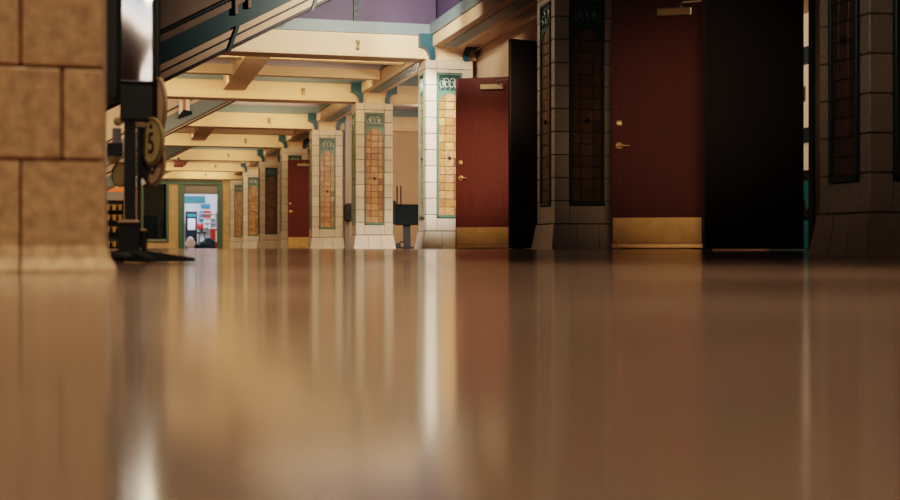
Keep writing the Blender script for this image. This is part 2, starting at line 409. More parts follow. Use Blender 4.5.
def shaft(parent, W, D, top, cw, pz=(.43, 2.46), m='tile'):
    b = MB(); b.mi = 1; b.box(.022, W-.022, .022, D-.022, BH-.02, top-.01); b.mi = 0
    z = BH; k = 0
    while z < top-.02:
        z1 = min(z+TH_, top)
        if top-z1 < .07: z1 = top
        g_ = .0035
        for cx in (0, W-cw):
            for cy, ch in ((0, .09), (D-.09, .09)): b.box(cx+.0, cx+cw, cy, cy+ch, z+g_, z1-g_, .005)
        # middle tiles where no panel
        a0, a1 = z, z1
        segs = []
        if a0 < pz[0]: segs.append((a0, min(a1, pz[0])))
        if a1 > pz[1]: segs.append((max(a0, pz[1]), a1))
        for (s0, s1) in segs:
            if s1-s0 < .03: g2 = 0.001
            else: g2 = g_
            hw = (W-2*cw)
            for (fx0, fx1) in ((cw+g_, W/2-g_/2), (W/2+g_/2, W-cw-g_)) if k % 2 else ((cw+g_, W-cw-g_),):
                b.box(fx0, fx1, .0, .05, s0+g2, s1-g2, .004); b.box(fx0, fx1, D-.05, D, s0+g2, s1-g2, .004)
            b.box(0, .05, .09+g_, D-.09-g_, s0+g2, s1-g2, .004); b.box(W-.05, W, .09+g_, D-.09-g_, s0+g2, s1-g2, .004)
        z = z1; k += 1
    return b.build('shaft', [m, 'grout'], parent)
PW = .368
def panel_meshes(pw):
    z0, z1 = .435, 2.455; out = {}
    h = pw/2-.004
    b = MB(); fw = .026
    b.box(-h, -h+fw, -.018, .02, z0, z1, .004).box(h-fw, h, -.018, .02, z0, z1, .004)
    b.box(-h, h, -.018, .02, z0, z0+.035, .004).box(-h, h, -.018, .02, z1-fw, z1, .004)
    b.box(-h+fw, h-fw, -.012, .02, 2.195, 2.215, .003)
    # arch spandrels
    iw = h-fw
    zt = 2.195; zb = 2.06
    n = 10; arc = []
    for k in range(n+1):
        t = PI*k/n; u = -iw+.014+(2*(iw-.014))*k/n
        arc.append((u, zb+(zt-.02-zb)*math.sin(t)**.45 if 0 < k < n else zb))
    for (u0, a0), (u1, a1) in zip(arc, arc[1:]):
        b.prism([(u0, a0), (u1, a1), (u1, zt), (u0, zt)], 'y', -.010, .02)
    b.prism([(-iw, zb-.0), (-iw+.014, zb), (-iw+.014, zt), (-iw, zt)], 'y', -.010, .02)
    b.prism([(iw-.014, zb-.0), (iw, zb), (iw, zt), (iw-.014, zt)], 'y', -.010, .02)
    out['panel_frame'] = (b, ['green_glaze'])
    b = MB(); b.mi = 1; b.box(-h, h, .012, .022, z0, z1); b.mi = 0
    cols = [(-iw, -iw+2*iw*.29), (-iw+2*iw*.29, -iw+2*iw*.71), (-iw+2*iw*.71, iw)]
    zz = z0+.035; R = 15; rh = (2.175-zz)/R
    for r_ in range(R):
        for ci, (a, c) in enumerate(cols):
            zo = rh*.5 if ci == 1 and r_ % 2 else 0
            b.box(a+.003, c-.003, -.002-.003*random.random(), .014, zz+rh*r_+.003, zz+rh*(r_+1)-.003, .003)
    out['amber_tiles'] = (b, ['amber', 'grout'])
    b = MB(); b.lathe([(0, -.016), (.022, -.014), (.028, -.004), (.028, .01)], (0, 0, 1.27), 'y', 14)
    out['medallion'] = (b, ['black'])
    b = MB(); b.mi = 0; b.box(-iw, iw, .0, .014, 2.215, z1-fw); b.mi = 1
    zc = 2.315
    for sx in (-1, 1):
        for (cu, r0, st) in ((.04, .05, 0), (.11, .045, 2), (.075, .022, 4)):
            if cu*1.2 > iw: continue
            pts = []
            for k in range(22):
                t = st+k*.42; rr = r0*(1-k/26)
                pts.append((sx*(cu+rr*math.cos(t)), -.004, zc+rr*1.7*math.sin(t)))
            b.tube(pts, .007, 6)
    for k in range(5):
        u = -iw+.02+(2*iw-.04)*k/4
        b.tube([(u, -.003, 2.225), (u+.015, -.004, 2.255), (u, -.003, 2.28)], .005, 6)
    out['scroll_ornament'] = (b, ['blue_glaze', 'pale_glaze'])
    return out
def bracket_pts(w, h, n=8):
    # box on top then concave curve
    pts = [(0, 0), (-w, 0), (-w, -h*.48)]
    for k in range(1, n+1):
        t = k/n*PI/2; pts.append((-w+(w-.07)*math.sin(t), -h*.48-(h*.36)*(1-math.cos(t))))
    pts += [(-.07, -h), (0, -h)]
    return pts
W = CX1-CX0
proto = empty('tiled_column', (CX0, YC[2], 0), '', 'column')
flare_base('base', -.002, proto)
shaft(proto, W, CDEP, 2.62, .155)
# cream neck flaring to girder
b = MB()
pts = [(.11, 2.62), (.11, 2.72)]
b.box(.13, W-.13, .08, CDEP-.08, 2.62, 2.83)
for sy in (0, 1):
    ycur = []
    for k in range(7):
        t = k/6*PI/2; ycur.append(((.08-.22*(1-math.cos(t))) if sy == 0 else (CDEP-.08+.22*(1-math.cos(t))), 2.66+.16*math.sin(t)))
    base = [(.1, 2.66), (.1, 2.82)] if sy == 0 else [(CDEP-.1, 2.66), (CDEP-.1, 2.82)]
    b.prism([base[0]]+ycur+[base[1]], 'x', .13, W-.13)
b.build('neck', 'cream', proto)
MB().box(-.0, W-.0, -.0, CDEP-.0, 2.60, 2.645, .012).build('cap_slab', 'tile', proto)
# corbels left and right
for sx in (-1, 1):
    b = MB(); P_ = bracket_pts(.21, .37)
    x0 = .13 if sx < 0 else W-.13
    poly = [(x0+sx*-u if sx > 0 else x0+u, 3.0+v) for u, v in P_]
    b.prism(poly, 'y', .0, .13)
    c = b.build('corbel', 'bluecorbel', proto)
pm = panel_meshes(PW)
def build_panel(parent, pmeshes, loc, rz):
    t = pmeshes['amber_tiles'][0].build('decorative_panel', pmeshes['amber_tiles'][1], parent)
    t.location = loc; t.rotation_euler = (0, 0, rz)
    for k in ('panel_frame', 'medallion', 'scroll_ornament'): pmeshes[k][0].build(k, pmeshes[k][1], t)
build_panel(proto, pm, (W/2, .004, 0), 0)
pl = panel_meshes(.27)
build_panel(proto, pl, (.004, CDEP/2, 0), -PI/2)
clab = ['nearest tiled column at the right edge of the view, dim brown with amber side panel',
        'shadowed dark tiled column between the two pairs of maroon and black doors',
        'brightly lit white tiled column left of the second maroon door',
        'warm lit tiled column with amber panel beside the black pedestal box',
        'tiled column just right of the farthest maroon door',
        'tiled column mostly hidden behind the farthest maroon door',
        'dim grey green tiled column immediately left of the farthest maroon door',
        'narrow looking cream tiled column second from the far wall',
        'tiled column set against the ochre far wall beside the shop doorway']
for n in range(9):
    c = proto if n == 2 else copy_tree(proto)
    z = floor_z(YC[n]) if n else -.034
    c.location = (CX0, YC[n], z); c.scale = (1, 1.15 if n < 2 else 1, 1); c['label'] = clab[n]; c['category'] = 'column'; c['group'] = 'row of tiled columns'
    if n in (0, 1, 6):  # dim columns: panel copies with the shade painted into their colours
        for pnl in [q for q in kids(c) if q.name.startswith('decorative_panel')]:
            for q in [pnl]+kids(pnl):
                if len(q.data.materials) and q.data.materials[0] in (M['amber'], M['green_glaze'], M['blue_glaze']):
                    rep = {'amber_tiles': 'shaded_amber', 'green_glazed_trim': 'shaded_green_glaze', 'dark_panel_ground': 'shaded_green_glaze'}[q.data.materials[0].name]
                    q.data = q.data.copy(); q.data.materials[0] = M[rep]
                    if rep == 'shaded_green_glaze' and len(q.data.materials) > 1: q.data.materials[1] = M['green_glaze']

# near left pillar
PY = 3.15; PXR = -.035; PWd = .66
zf = floor_z(PY)-.010
r = empty('stone_pillar', (PXR-PWd, PY, zf), 'large blurred tan stone block pillar in the left foreground', 'pillar')
b = MB(); b.mi = 1; b.box(.012, PWd-.012, .012, .6-.012, 0, 3.4); b.mi = 0
zj = [atY(60, 160, PY).z-zf, atY(60, 67, PY).z-zf]; th = zj[1]-zj[0]
lines = [0, zj[0]]
while lines[-1] < 3.3: lines.append(lines[-1]+th)
bx = [XZ(20.5, 0, PY)[0]-(PXR-PWd), XZ(62, 0, PY)[0]-(PXR-PWd)]
for k in range(1, len(lines)-1):
    z0, z1 = lines[k], lines[k+1]; xj = bx[1] if k % 2 else bx[0]
    xs_ = [0, xj-.41, xj-.205, xj, PWd] if k % 2 == 0 else [0, xj-.41, xj-.205, xj, PWd]
    xs_ = [x for x in xs_ if x >= 0 and (x == 0 or x > .05)]
    for a, c in zip(xs_, xs_[1:]):
        b.box(a+.003, c-.003, 0, .3, z0+.003, z1-.003, .005)
        b.box(a+.003, c-.003, .303, .6, z0+.003, z1-.003, .005)
b.build('shaft', ['stone', 'grout'], r)
b = MB(); b.mi = 1; b.box(.012, PWd-.012, .012, .58, 0, lines[1]); b.mi = 0
xj = bx[0]-.0; xs_ = [0, xj-.41, xj-.205, xj, PWd]; xs_ = [x for x in xs_ if x >= 0]
for a, c in zip(xs_, xs_[1:]):
    x0 = a+.003; x1 = c-.003
    e1 = .0 if c < PWd else 1; e0 = 1 if a == 0 else 0
    prof = [(0, .030), (.020, .026), (.045, .012), (.075, .004), (lines[1]-.003, .0)]
    rings = []
    for z, o in prof:
        rings.append([b.bm.verts.new(v) for v in ((x0-e0*o, -o, z), (x1+e1*o, -o, z), (x1+e1*o, .6+o, z), (x0-e0*o, .6+o, z))])
    b._f(rings[0]); b._f(rings[-1])
    for A, B in zip(rings, rings[1:]):
        for j in range(4): b._f([A[j], A[(j+1)%4], B[(j+1)%4], B[j]])
b.build('base', ['stone', 'grout'], r)

# ================================================================== DOORS
def make_door(name, label, hinge, free, m, hardware=True, z0=.008, H=2.2):
    v = free-hinge; L = v.length; rz = math.atan2(v.y, v.x)
    r = empty(name, (hinge.x, hinge.y, floor_z(hinge.y)), label, 'door', rz, kind='structure')
    # local x from hinge (0) to free (L); camera-facing side: local +y or -y
    side = Vector((-v.y, v.x, 0)).normalized(); sgn = 1 if side.dot(Vector((-hinge.x, -hinge.y, 0))) > 0 else -1
    T = .045
    MB().box(0, L, -T/2, T/2, z0, z0+H, .003).build('door_panel', m, r)
    f = sgn*T/2
    def bx_(b, x0, x1, d0, d1, z0_, z1_, bev=0):
        y0, y1 = sorted((f+sgn*d0, f+sgn*d1)); return b.box(x0, x1, y0, y1, z0_, z1_, bev)
    if hardware:
        bx_(MB(), .012, L-.012, 0, .003, .055, .28).build('kick_plate', 'brassplate', r)
        bx_(MB(), .005, L-.005, 0, .018, .012, .052, .004).build('door_sweep', 'brass', r)
        h = MB(); h.lathe([(0, sgn*.02), (.012, sgn*.02), (.030, sgn*.014), (.034, 0)], (L-.07, f, .918), 'y', 20)
        hh = h.build('lever_handle', 'brass', r, smooth=True)
        h = MB(); h.tube([(L-.07, f+sgn*.01, .918), (L-.07, f+sgn*.05, .918)], .011, 10)
        h.tube([(L-.07, f+sgn*.05, .918), (L-.10, f+sgn*.055, .917), (L-.14, f+sgn*.055, .913), (L-.165, f+sgn*.052, .913)], [.011, .009, .008, .010], 10)
        h.build('lever', 'brass', hh, smooth=True)
        h = MB(); h.lathe([(0, sgn*.022), (.014, sgn*.022), (.017, sgn*.012), (.026, sgn*.010), (.028, 0)], (L-.068, f, 1.12), 'y', 20)
        h.build('deadbolt', 'brass', r, smooth=True)
        cl = bx_(MB(), .10, .40, 0, .055, H-.155, H-.085, .006).build('door_closer', 'closer', r)
        a = MB(); a.tube([(.19, f+sgn*.05, H-.075), (.17, f+sgn*.20, H-.07), (.02, f+sgn*.02, H-.03)], .008, 6)
        a.lathe([(0, -.01), (.012, -.01), (.012, .02), (0, .02)], (.19, f+sgn*.04, H-.085), 'z', 10)
        a.build('closer_arm', 'closer', cl)
        s = MB(); s.tube([(L-.065, f+sgn*.02, .06+.03), (L-.065, f+sgn*.035, .07), (L-.065, f+sgn*.04, .003)], .006, 8)
        s.lathe([(0, 0), (.012, 0), (.010, .012), (0, .014)], (L-.065, f+sgn*.04, .0), 'z', 10)
        s.build('foot_bolt', 'brass', r)
    hz = MB()
    for z in (.25, 1.07, 1.95): hz.lathe([(0, 0), (.008, 0), (.008, .11), (0, .11)], (-.004, f*1.0, z), 'z', 10)
    hz.build('hinges', 'closer', r)
    return r
make_door('door_1', 'large maroon door with brass kick plate nearest the viewer', L1h, L1f, 'wood')
make_door('door_2', 'mid distance maroon door with yellow lit kick plate beside the white column', L2h, L2f, 'wood')
make_door('door_3', 'wide black unlit door leaf at right with light showing under it', L3h, L3f, 'shaded_wood', False, .012, 2.2)
make_door('door_4', 'narrow looking black unlit door leaf beside the second maroon door', L4h, L4f, 'shaded_wood', False)
make_door('door_5', 'farthest and smallest maroon door deep in the column row', L5h, L5f, 'wood')

# grey steel post with black fountain in the bay between columns 3 and 4
p = atD(347, 200, 26.0)
r = empty('steel_post', (p.x, p.y, 0), 'dark grey steel post standing behind the amber panelled column', 'post')
MB().box(-.045, .045, -.05, .05, 0, 2.66, .005).build('shaft', 'grey', r)
MB().box(-.06, .06, -.065, .065, 0, .02, .004).build('foot_plate', 'grey', r)
r = empty('wall_phone_hood', (p.x, p.y-.051, .0), 'black rounded box fixed to the dark grey steel post', 'box')
b = MB(); poly = [(-.09, .60), (-.02, .56), (.06, .56), (.10, .60), (.10, .90), (.06, .94), (-.06, .93), (-.09, .88)]
b.prism(poly, 'y', -.22, 0); b.build('hood', 'black', r, bevel=.03)
MB().box(-.04, .05, -.235, -.215, .68, .82, .004).build('front_plate', 'blackm', r)

# black pedestal box
p = atD(407.5, 248, 23.6)
r = empty('pedestal_box', (p.x, p.y, 0), 'black box on a single post standing between the two lit columns', 'pedestal box', -TH)
b = MB(); b.prism([(-.245, .445), (.225, .445), (.235, .49), (.245, .83), (-.245, .84)], 'y', -.15, .15); b.build('box', 'deepteal', r, bevel=.012)
MB().box(-.27, -.22, -.17, .17, .46, .90, .01).build('side_bracket', 'black', r)
MB().frustum((-.075, .06, -.05, .05), (-.085, .05, -.05, .05), .03, .46).build('post', 'black', r, bevel=.008)
MB().box(-.14, .12, -.12, .12, 0, .035, .01).build('foot', 'blackm', r)
for x in (-.195, -.125):
    b = MB(); b.tube([(x, 0, .80), (x, 0, 1.17), (x, 0, 1.19)], [.013, .013, .008], 10); b.build('upright_rod', 'black', r)
b = MB(); b.lathe([(0, -.02), (.04, -.02), (.055, -.01), (.055, .01), (.04, .02), (0, .02)], (-.175, -.10, .055), 'y', 16)
b.build('caster_wheel', 'black', r)
b = MB(); b.tube([(-.175, -.10, .055), (-.13, -.10, .12), (-.06, -.05, .14)], .012, 8); b.build('caster_arm', 'blackm', r)

# ================================================================== INCLINED GIRDERS (stair rakers)
def raker(Y, label, dark, xa=None):
    # near-lower edge line from two pixels measured at Y=16.3
    def L(px, py): return XZ(px, py, 16.3)
    (xA, zA), (xB, zB) = L(162, 83), L(330, 0)
    sl = (zB-zA)/(xB-xA)
    r = empty('inclined_girder', (0, Y, 0), label, 'stair girder', group='inclined stair girders')
    x0 = -3.6; x1 = 4.05 if Y < 17 else None
    zb = lambda x: zA+sl*(x-xA)
    if x1 is None: x1 = xA+(3.13-.0-zA)/sl
    k = 16.0/1250
    def band(name, d0, d1, m, y0, y1):
        # d in metres above lower line (vertical)
        b = MB(); ztop = 4.78 if Y < 17 else 3.14
        def cl(x, d):
            return min(zb(x)+d, ztop)
        N = 60; pts_lo = []; pts_hi = []
        for i in range(N+1):
            x = x0+(x1-x0)*i/N; a, c = cl(x, d0), cl(x, d1)
            a = max(a, .02); c = max(c, .021)
            pts_lo.append((x, a)); pts_hi.append((x, c))
        i0 = 0
        for i in range(N):
            A, B, Cq, Dq = pts_lo[i], pts_lo[i+1], pts_hi[i+1], pts_hi[i]
            if abs(Dq[1]-A[1]) < .003 and abs(Cq[1]-B[1]) < .003: continue
            b.prism([A, B, Cq, Dq], 'y', y0, y1)
        bmesh.ops.remove_doubles(b.bm, verts=b.bm.verts[:], dist=.0005)
        return b.build(name, m, r)
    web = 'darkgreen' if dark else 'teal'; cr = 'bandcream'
    if dark:
        band('lower_edge', 0, .035, 'black', -.06, .10)
        band('lower_flange', .035, .125, cr, -.05, .09)
        band('black_strip', .125, .155, 'black', -.035, .08)  # recessed black line between the two flanges
        band('upper_flange', .155, .235, cr, -.05, .09)
        band('web_plate', .235, .52, web, -.01, .05)
        band('coping', .52, .61, 'brown', -.04, .08)
        band('handrail', .625, .66, 'black', -.06, -.02)
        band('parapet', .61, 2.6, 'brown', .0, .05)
    else:
        band('lower_edge', 0, .03, 'black', -.06, .10)
        band('lower_flange', .03, .06, cr, -.05, .09)
        band('black_strip', .06, .085, 'black', -.035, .08)  # recessed black line under the web plate
        band('web_plate', .085, .40, 'steelgrey', -.01, .05)
        band('handrail', .48, .515, 'black', -.06, -.02)
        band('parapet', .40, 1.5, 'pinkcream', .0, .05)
    # splice plates
    for px in (232, 315):
        x = L(px, 40)[0]
        z = zb(x); dxx = .09
        if z > 3.0 and Y > 17: continue
        if Y > 17: continue
        b = MB(); b.prism([(x-.07, z-.07), (x-.02, z-.045), (x+.10, z+.30), (x+.05, z+.275)], 'y', -.085, -.05)
        b.build('splice_plate', 'darkgreen', r)
    # bracket pair
    for px in ((236, 249) if dark else (180.6, 187.5)):
        Yp = 16.3
        if dark: x = XZ(px, 5, Yp)[0]; z = zb(x)+.40; hb = MB().box(x-.02, x+.02, -.09, -.04, z, z+.30, .004)
        else:
            if Y > 40: continue
            x = XZ(px, 107, Y)[0]
            z = zb(x)+.30; hb = MB().box(x-.04, x+.04, -.10, -.04, z, z+.28, .004)
        hb.build('bracket_post', 'brown' if dark else 'white', r)
    if not dark and Y < 40:
        xa_ = XZ(181, 107, Y)[0]; xb_ = XZ(188, 107, Y)[0]; z = zb((xa_+xb_)/2)+.22
        b = MB(); b.prism([(xa_-.06, z-.06), (xb_+.08, z+.04), (xb_+.08, z+.10), (xb_-.03, z+.12), (xa_+.04, z+.12), (xa_-.06, z)], 'y', -.11, -.04)
        b.build('bracket_foot', 'deepteal', r)
        b = MB(); b.box(xa_+.035, xb_-.035, -.07, -.06, z+.14, z+.34); b.build('bracket_panel', 'orange', r)
    return r
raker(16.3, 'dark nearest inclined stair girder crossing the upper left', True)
raker(16.3+10.3, 'grey teal inclined stair girder with white bracket, second from the viewer', False)
raker(16.3+20.6, 'small inclined stair girder above the dark red exit sign, third from the viewer', False)
raker(16.3+30.2, 'farthest inclined stair girder just above the green door frame', False)

# exit sign hanging on a beam
Y = YB[6]-.12
x0, z1 = XZ(174, 160.5, Y); x1, z0 = XZ(183.2, 167.3, Y)
r = empty('exit_sign', ((x0+x1)/2, Y, 0), 'small dark red exit sign hanging in front of a far cream beam', 'sign')
w = (x1-x0)/2
MB().box(-w, w, -.04, .04, z0, z1, .008).build('sign_box', 'exit', r)
text_mesh('sign_lettering', 'EXIT', .125, .004, 'exitletter', r, (0, -.046, (z0+z1)/2), (PI/2, 0, 0))
b = MB(); b.box(-.02, .02, -.01, .12, z1-.005, z1+.10); b.build('hanger', 'black', r)

# ================================================================== COIN MACHINE (front left)
MY = 5.15; zf = floor_z(MY)
r = empty('coin_machine', (XZ(130, 200, MY)[0], MY, zf), 'black pedestal coin machine with round number plates, just right of the stone pillar', 'coin machine')
ox = r.location.x
def mx(px): return XZ(px, 200, MY)[0]-ox
def mz(py): return XZ(130, py, MY)[1]-zf
b = MB().box(mx(118), mx(140), -.05, .05, .02, mz(223), .004); b.build('pedestal_box', 'black', r)
MB().box(mx(117.3), mx(139.5), -.055, .055, mz(223), mz(220.5), .002).build('pedestal_trim', 'plate_tan', r)
MB().box(mx(124), mx(136), -.03, .03, mz(222), mz(92), .003).build('pole', 'black', r)
b = MB(); b.lathe([(0, 0), (.009, 0), (.009, mz(128)-.06), (0, mz(128)-.06)], (mx(139), -.02, .06), 'z', 12); b.build('thin_pole', 'black', r, smooth=True)
b = MB().box(mx(141), mx(147), -.04, .02, .02, mz(231), .004); b.build('side_box', 'black', r)
b = MB().box(mx(138), mx(147), -.045, .02, mz(231), mz(229), .002); b.build('side_box_highlight', 'plate_tan', r)  # tan sliver painting the highlight along the side box top
# splayed feet
for (tx, ty) in ((mx(195), .0), (mx(152), -.20), (mx(70), .02), (mx(118), .22)):
    b = MB(); d = Vector((tx, ty, 0)).normalized(); nrm = Vector((-d.y, d.x, 0)); st = d*.03; L_ = Vector((tx, ty, 0)).length
    pr = []
    for (t, h, wd) in ((0, .052, .03), (.3, .045, .026), (.7, .030, .018), (1, .020, .012)):
        c = d*(.02+(L_-.02)*t)
        pr.append([b.bm.verts.new(tuple(c+nrm*wd*sg)[:2]+(zz,)) for sg, zz in ((-1, .004), (1, .004), (1, h), (-1, h))])
    b._f(pr[0]); b._f(pr[-1])
    for A, B in zip(pr, pr[1:]):
        for j in range(4): b._f([A[j], A[(j+1)%4], B[(j+1)%4], B[j]])
    b.build('foot', 'black', r, bevel=.003)
MB().lathe([(0, 0), (.09, 0), (.088, .012), (.07, .022), (0, .024)], (mx(130), 0, .02), 'z', 24).build('foot_hub', 'black', r)
# bodies
b = MB(); b.prism([(mx(100), mz(98)), (mx(121), mz(98)), (mx(128), mz(101)), (mx(135), mz(108)), (mx(137), mz(112)), (mx(137), mz(88)), (mx(121), mz(85)), (mx(121), mz(-60)), (mx(100), mz(-60))], 'y', .02, .12)
b.build('side_housing', 'machine_green', r, bevel=.003)
b = MB().box(mx(120), mx(153.5), -.045, .10, mz(121), mz(84.3), .006); b.build('coin_housing', 'machine_green', r)
b = MB(); cxm = mx(138.5); rad = mx(153.5)-cxm
hwid = mx(153)-mx(120.5); cxm = (mx(153)+mx(120.5))/2; nn = 24; fr = []
for k in range(nn+1):
    u = -1+2*k/nn; fr.append((cxm+u*hwid/2, -.045+.0043*u*1+.0013*u*u+(.010*max(0, abs(u)-.93)/.07)))
prof = fr+[(cxm+hwid/2, .09), (cxm-hwid/2, .09)]
b.prism(prof, 'z', mz(82), mz(-50)); b.build('chrome_drum', 'chrome', r, smooth=True)
b = MB(); b.box(mx(154), mx(160), -.03, .08, mz(80), mz(-55), .004); b.build('side_rail', 'blackm', r)
MB().box(cxm-hwid/2-.003, cxm+hwid/2+.003, -.05, .09, mz(84), mz(82), .002).build('drum_rim', 'blackm', r)
b = MB().box(mx(133), mx(151), -.03, .04, mz(128), mz(121.5), .003); b.build('coin_tray', 'closer', r)
b = MB().box(mx(112), mx(121.5), .0, .06, mz(148), mz(128), .003); b.build('side_panel', 'grey', r)
b = MB().lathe([(0, -.02), (.014, -.018), (.018, .0), (.018, .01)], (mx(118), -.01, mz(122)), 'y', 16); b.build('coin_knob', 'closer', r)
b = MB().box(mx(107), mx(123), -.01, .06, mz(157), mz(143), .003); b.build('lower_box', 'black', r)
b = MB(); b.box(mx(137), mx(148), .0, .05, mz(178), mz(125), .003); b.build('bracket_arm', 'machine_green', r)
# discs: thin lathes turned about z
def disc(px, py, rad, tilt, m, txt=None, y=-.05, name='number_plate', label=None):
    b = MB(); b.lathe([(0, -.004), (rad*.90, -.004), (rad*.93, -.007), (rad, -.006), (rad, .004), (0, .004)], (0, 0, 0), 'y', 40)
    o = b.build(name, m, r, smooth=True); o.location = (mx(px), y, mz(py)); o.rotation_euler = (0, 0, tilt)
    if label: o['label'] = label
    b = MB(); n = 40
    for k in range(n):
        a0 = 2*PI*k/n; a1 = 2*PI*(k+1)/n
        b.prism([(rad*.90*math.cos(a0), rad*.90*math.sin(a0)), (rad*.90*math.cos(a1), rad*.90*math.sin(a1)), (rad*.95*math.cos(a1), rad*.95*math.sin(a1)), (rad*.95*math.cos(a0), rad*.95*math.sin(a0))], 'y', -.009, -.004)
    b.build('rim_line', 'black', o)
    if txt:
        text_mesh('numeral', txt, rad*1.25, .001, 'black', o, (0, -.006, -rad*.12), (PI/2, 0, 0))
        bb = MB(); bb.lathe([(0, -.010), (.008, -.009), (.01, -.004)], (0, 0, rad*.62), 'y', 12); bb.build('boss', 'black', o)
    return o
disc(151.8, 142, .094, math.radians(-63), 'plate', '5', -.06, label='yellow round plate with a black 5')
disc(153.2, 163, .092, math.radians(-62), 'plate_tan', '0', -.035, label='tan round plate half hidden under the 5 plate')
disc(158.0, 107, .118, math.radians(-76), 'plate_tan', None, -.03, label='blank tan disc seen nearly edge on')
disc(121, 173, .052, math.radians(-50), 'plate', None, .12)
b = MB(); b.lathe([(0, -.030), (.012, -.028), (.022, -.016), (.026, 0), (0, 0)], (mx(113.5), -.0, mz(157)), 'z', 24); b.build('coin_cup', 'plate', r, smooth=True)

# ================================================================== END WALL SHOP
b = MB()
sx0, sx1 = dx0-.55, dx1+1.0; sy0, sy1 = YW+.2, 54.0
b.box(sx0, sx1, sy1, sy1+.1, 0, 3.0).box(sx0-.1, sx0, sy0, sy1, 0, 3.0).box(sx1, sx1+.1, sy0, sy1, 0, 3.0)
tag(b.build('wall_shop', 'white'), 'white inner walls of the brightly lit shop', 'wall', kind='structure')
tag(MB().box(sx0, sx1, sy0, sy1, 2.62, 2.7).build('ceiling_shop', 'grey'), 'grey ceiling inside the bright shop', 'ceiling', kind='structure')
tag(MB().box(dx0, dx1, YW+.06, YW+.12, dz1-.36, dz1).build('trim_9', 'grey'), 'grey rolled shutter box at the top of the far doorway', 'shutter', kind='structure')
def shopbox(name, lab, cat, px0, py0, px1, py1, Y, d, m, bev=.005):
    x0, z1 = XZ(px0, py0, Y); x1, z0 = XZ(px1, py1, Y)
    return tag(MB().box(x0, x1, Y, Y+d, max(z0, .002), z1, bev).build(name, m), lab, cat)
shopbox('shop_banner', 'teal banner high on the shop back wall', 'banner', 184, 196, 205, 203, 53.9, .08, 'tealsign')
shopbox('shop_screen', 'small blue lit notice on the shop back wall', 'sign', 201, 204, 209.5, 208, 53.8, .06, 'blue')
# cooler
def XZr(px0, py0, px1, py1, Y):
    x0, z1 = XZ(px0, py0, Y); x1, z0 = XZ(px1, py1, Y); return x0, x1, max(z0, .002), z1
x0, x1, z0, z1 = XZr(186, 211.5, 197, 248, 52.6)
r = empty('drinks_cooler', ((x0+x1)/2, 52.6, 0), 'dark upright cooler with a bright front window inside the shop', 'cooler'); hw = (x1-x0)/2
MB().box(-hw, hw, 0, .5, 0, z1, .01).build('cabinet', 'deepteal', r)
_, _, a, c = XZr(186, 218.5, 197, 230, 52.6)
MB().box(-hw+.07, hw-.07, -.02, 0, a, c, .004).build('display_window', 'white', r)
MB().box(-hw+.05, hw-.05, -.03, -.0, z1-.22, z1-.10, .004).build('header', 'tealsign', r)
# shelf with packs
x0, x1, z0, z1 = XZr(199, 209, 216, 228, 53.5)
r = empty('wall_shelf', ((x0+x1)/2, 53.5, 0), 'white wall shelf rack with rows of stock in the shop', 'shelf'); hw = (x1-x0)/2
b = MB(); b.box(-hw, hw, .3, .34, z0, z1)
nrow = 4
for k in range(nrow): zz = z0+(z1-z0)*k/nrow; b.box(-hw, hw, 0, .3, zz, zz+.025)
b.build('rack', 'white', r)
for k in range(nrow):
    zz = z0+(z1-z0)*k/nrow+.025
    for q in range(4):
        xa_ = x0+.03+q*(x1-x0-.06)/4
        m = ['blue', 'red', 'red', 'pink', 'tealsign', 'white', 'white', 'grey'][(q+(k < 2)*4) % 8]
        tag(MB().box(xa_, xa_+(x1-x0-.06)/4-.02, 53.52, 53.7, zz+.001, zz+.001+(.10 if k > 1 else .13), .004).build('stock_pack', m),
            'small coloured stock pack on the white rack in the far shop', 'package', 'stock packs on the white shop rack')
# red counter
x0, x1, z0, z1 = XZr(207.5, 228, 219, 245, 51.2)
r = empty('shop_counter', ((x0+x1)/2, 51.2, 0), 'red fronted counter with white top at the right of the shop', 'counter'); hw = (x1-x0)/2-.05; r.location.x += .08
MB().box(-hw, hw, 0, .5, 0, z1-.04, .006).build('front', 'red', r)
MB().box(-hw-.04, hw+.04, -.05, .55, z1-.04, z1+.02, .006).build('countertop', 'white', r)
MB().box(-.0, .16, -.012, 0, .25, z1-.1, .003).build('front_panel', 'pink', r)
# red chair-back / black stool
p = atY(202, 248, 52.2)
r = empty('red_backed_stool', (p.x, 52.2, 0), 'black stool with a red round back beside the red counter', 'stool')
b = MB(); b.lathe([(0, .60), (.20, .60), (.21, .64), (.18, .67), (0, .68)], (0, 0, 0), 'z', 20); b.build('seat', 'black', r, smooth=True)
for a in range(4):
    t = PI/4+a*PI/2; b = MB(); b.tube([(.14*math.cos(t), .14*math.sin(t), .61), (.2*math.cos(t), .2*math.sin(t), 0)], .015, 8); b.build('leg', 'black', r)
b = MB(); b.lathe([(0, -.03), (.10, -.03), (.14, 0), (.10, .03), (0, .03)], (-.07, .12, .90), 'y', 20); b.build('backrest', 'red', r, smooth=True)
b = MB(); b.tube([(0, .16, .62), (0, .18, .95)], .05, 8); b.build('back_post', 'black', r)
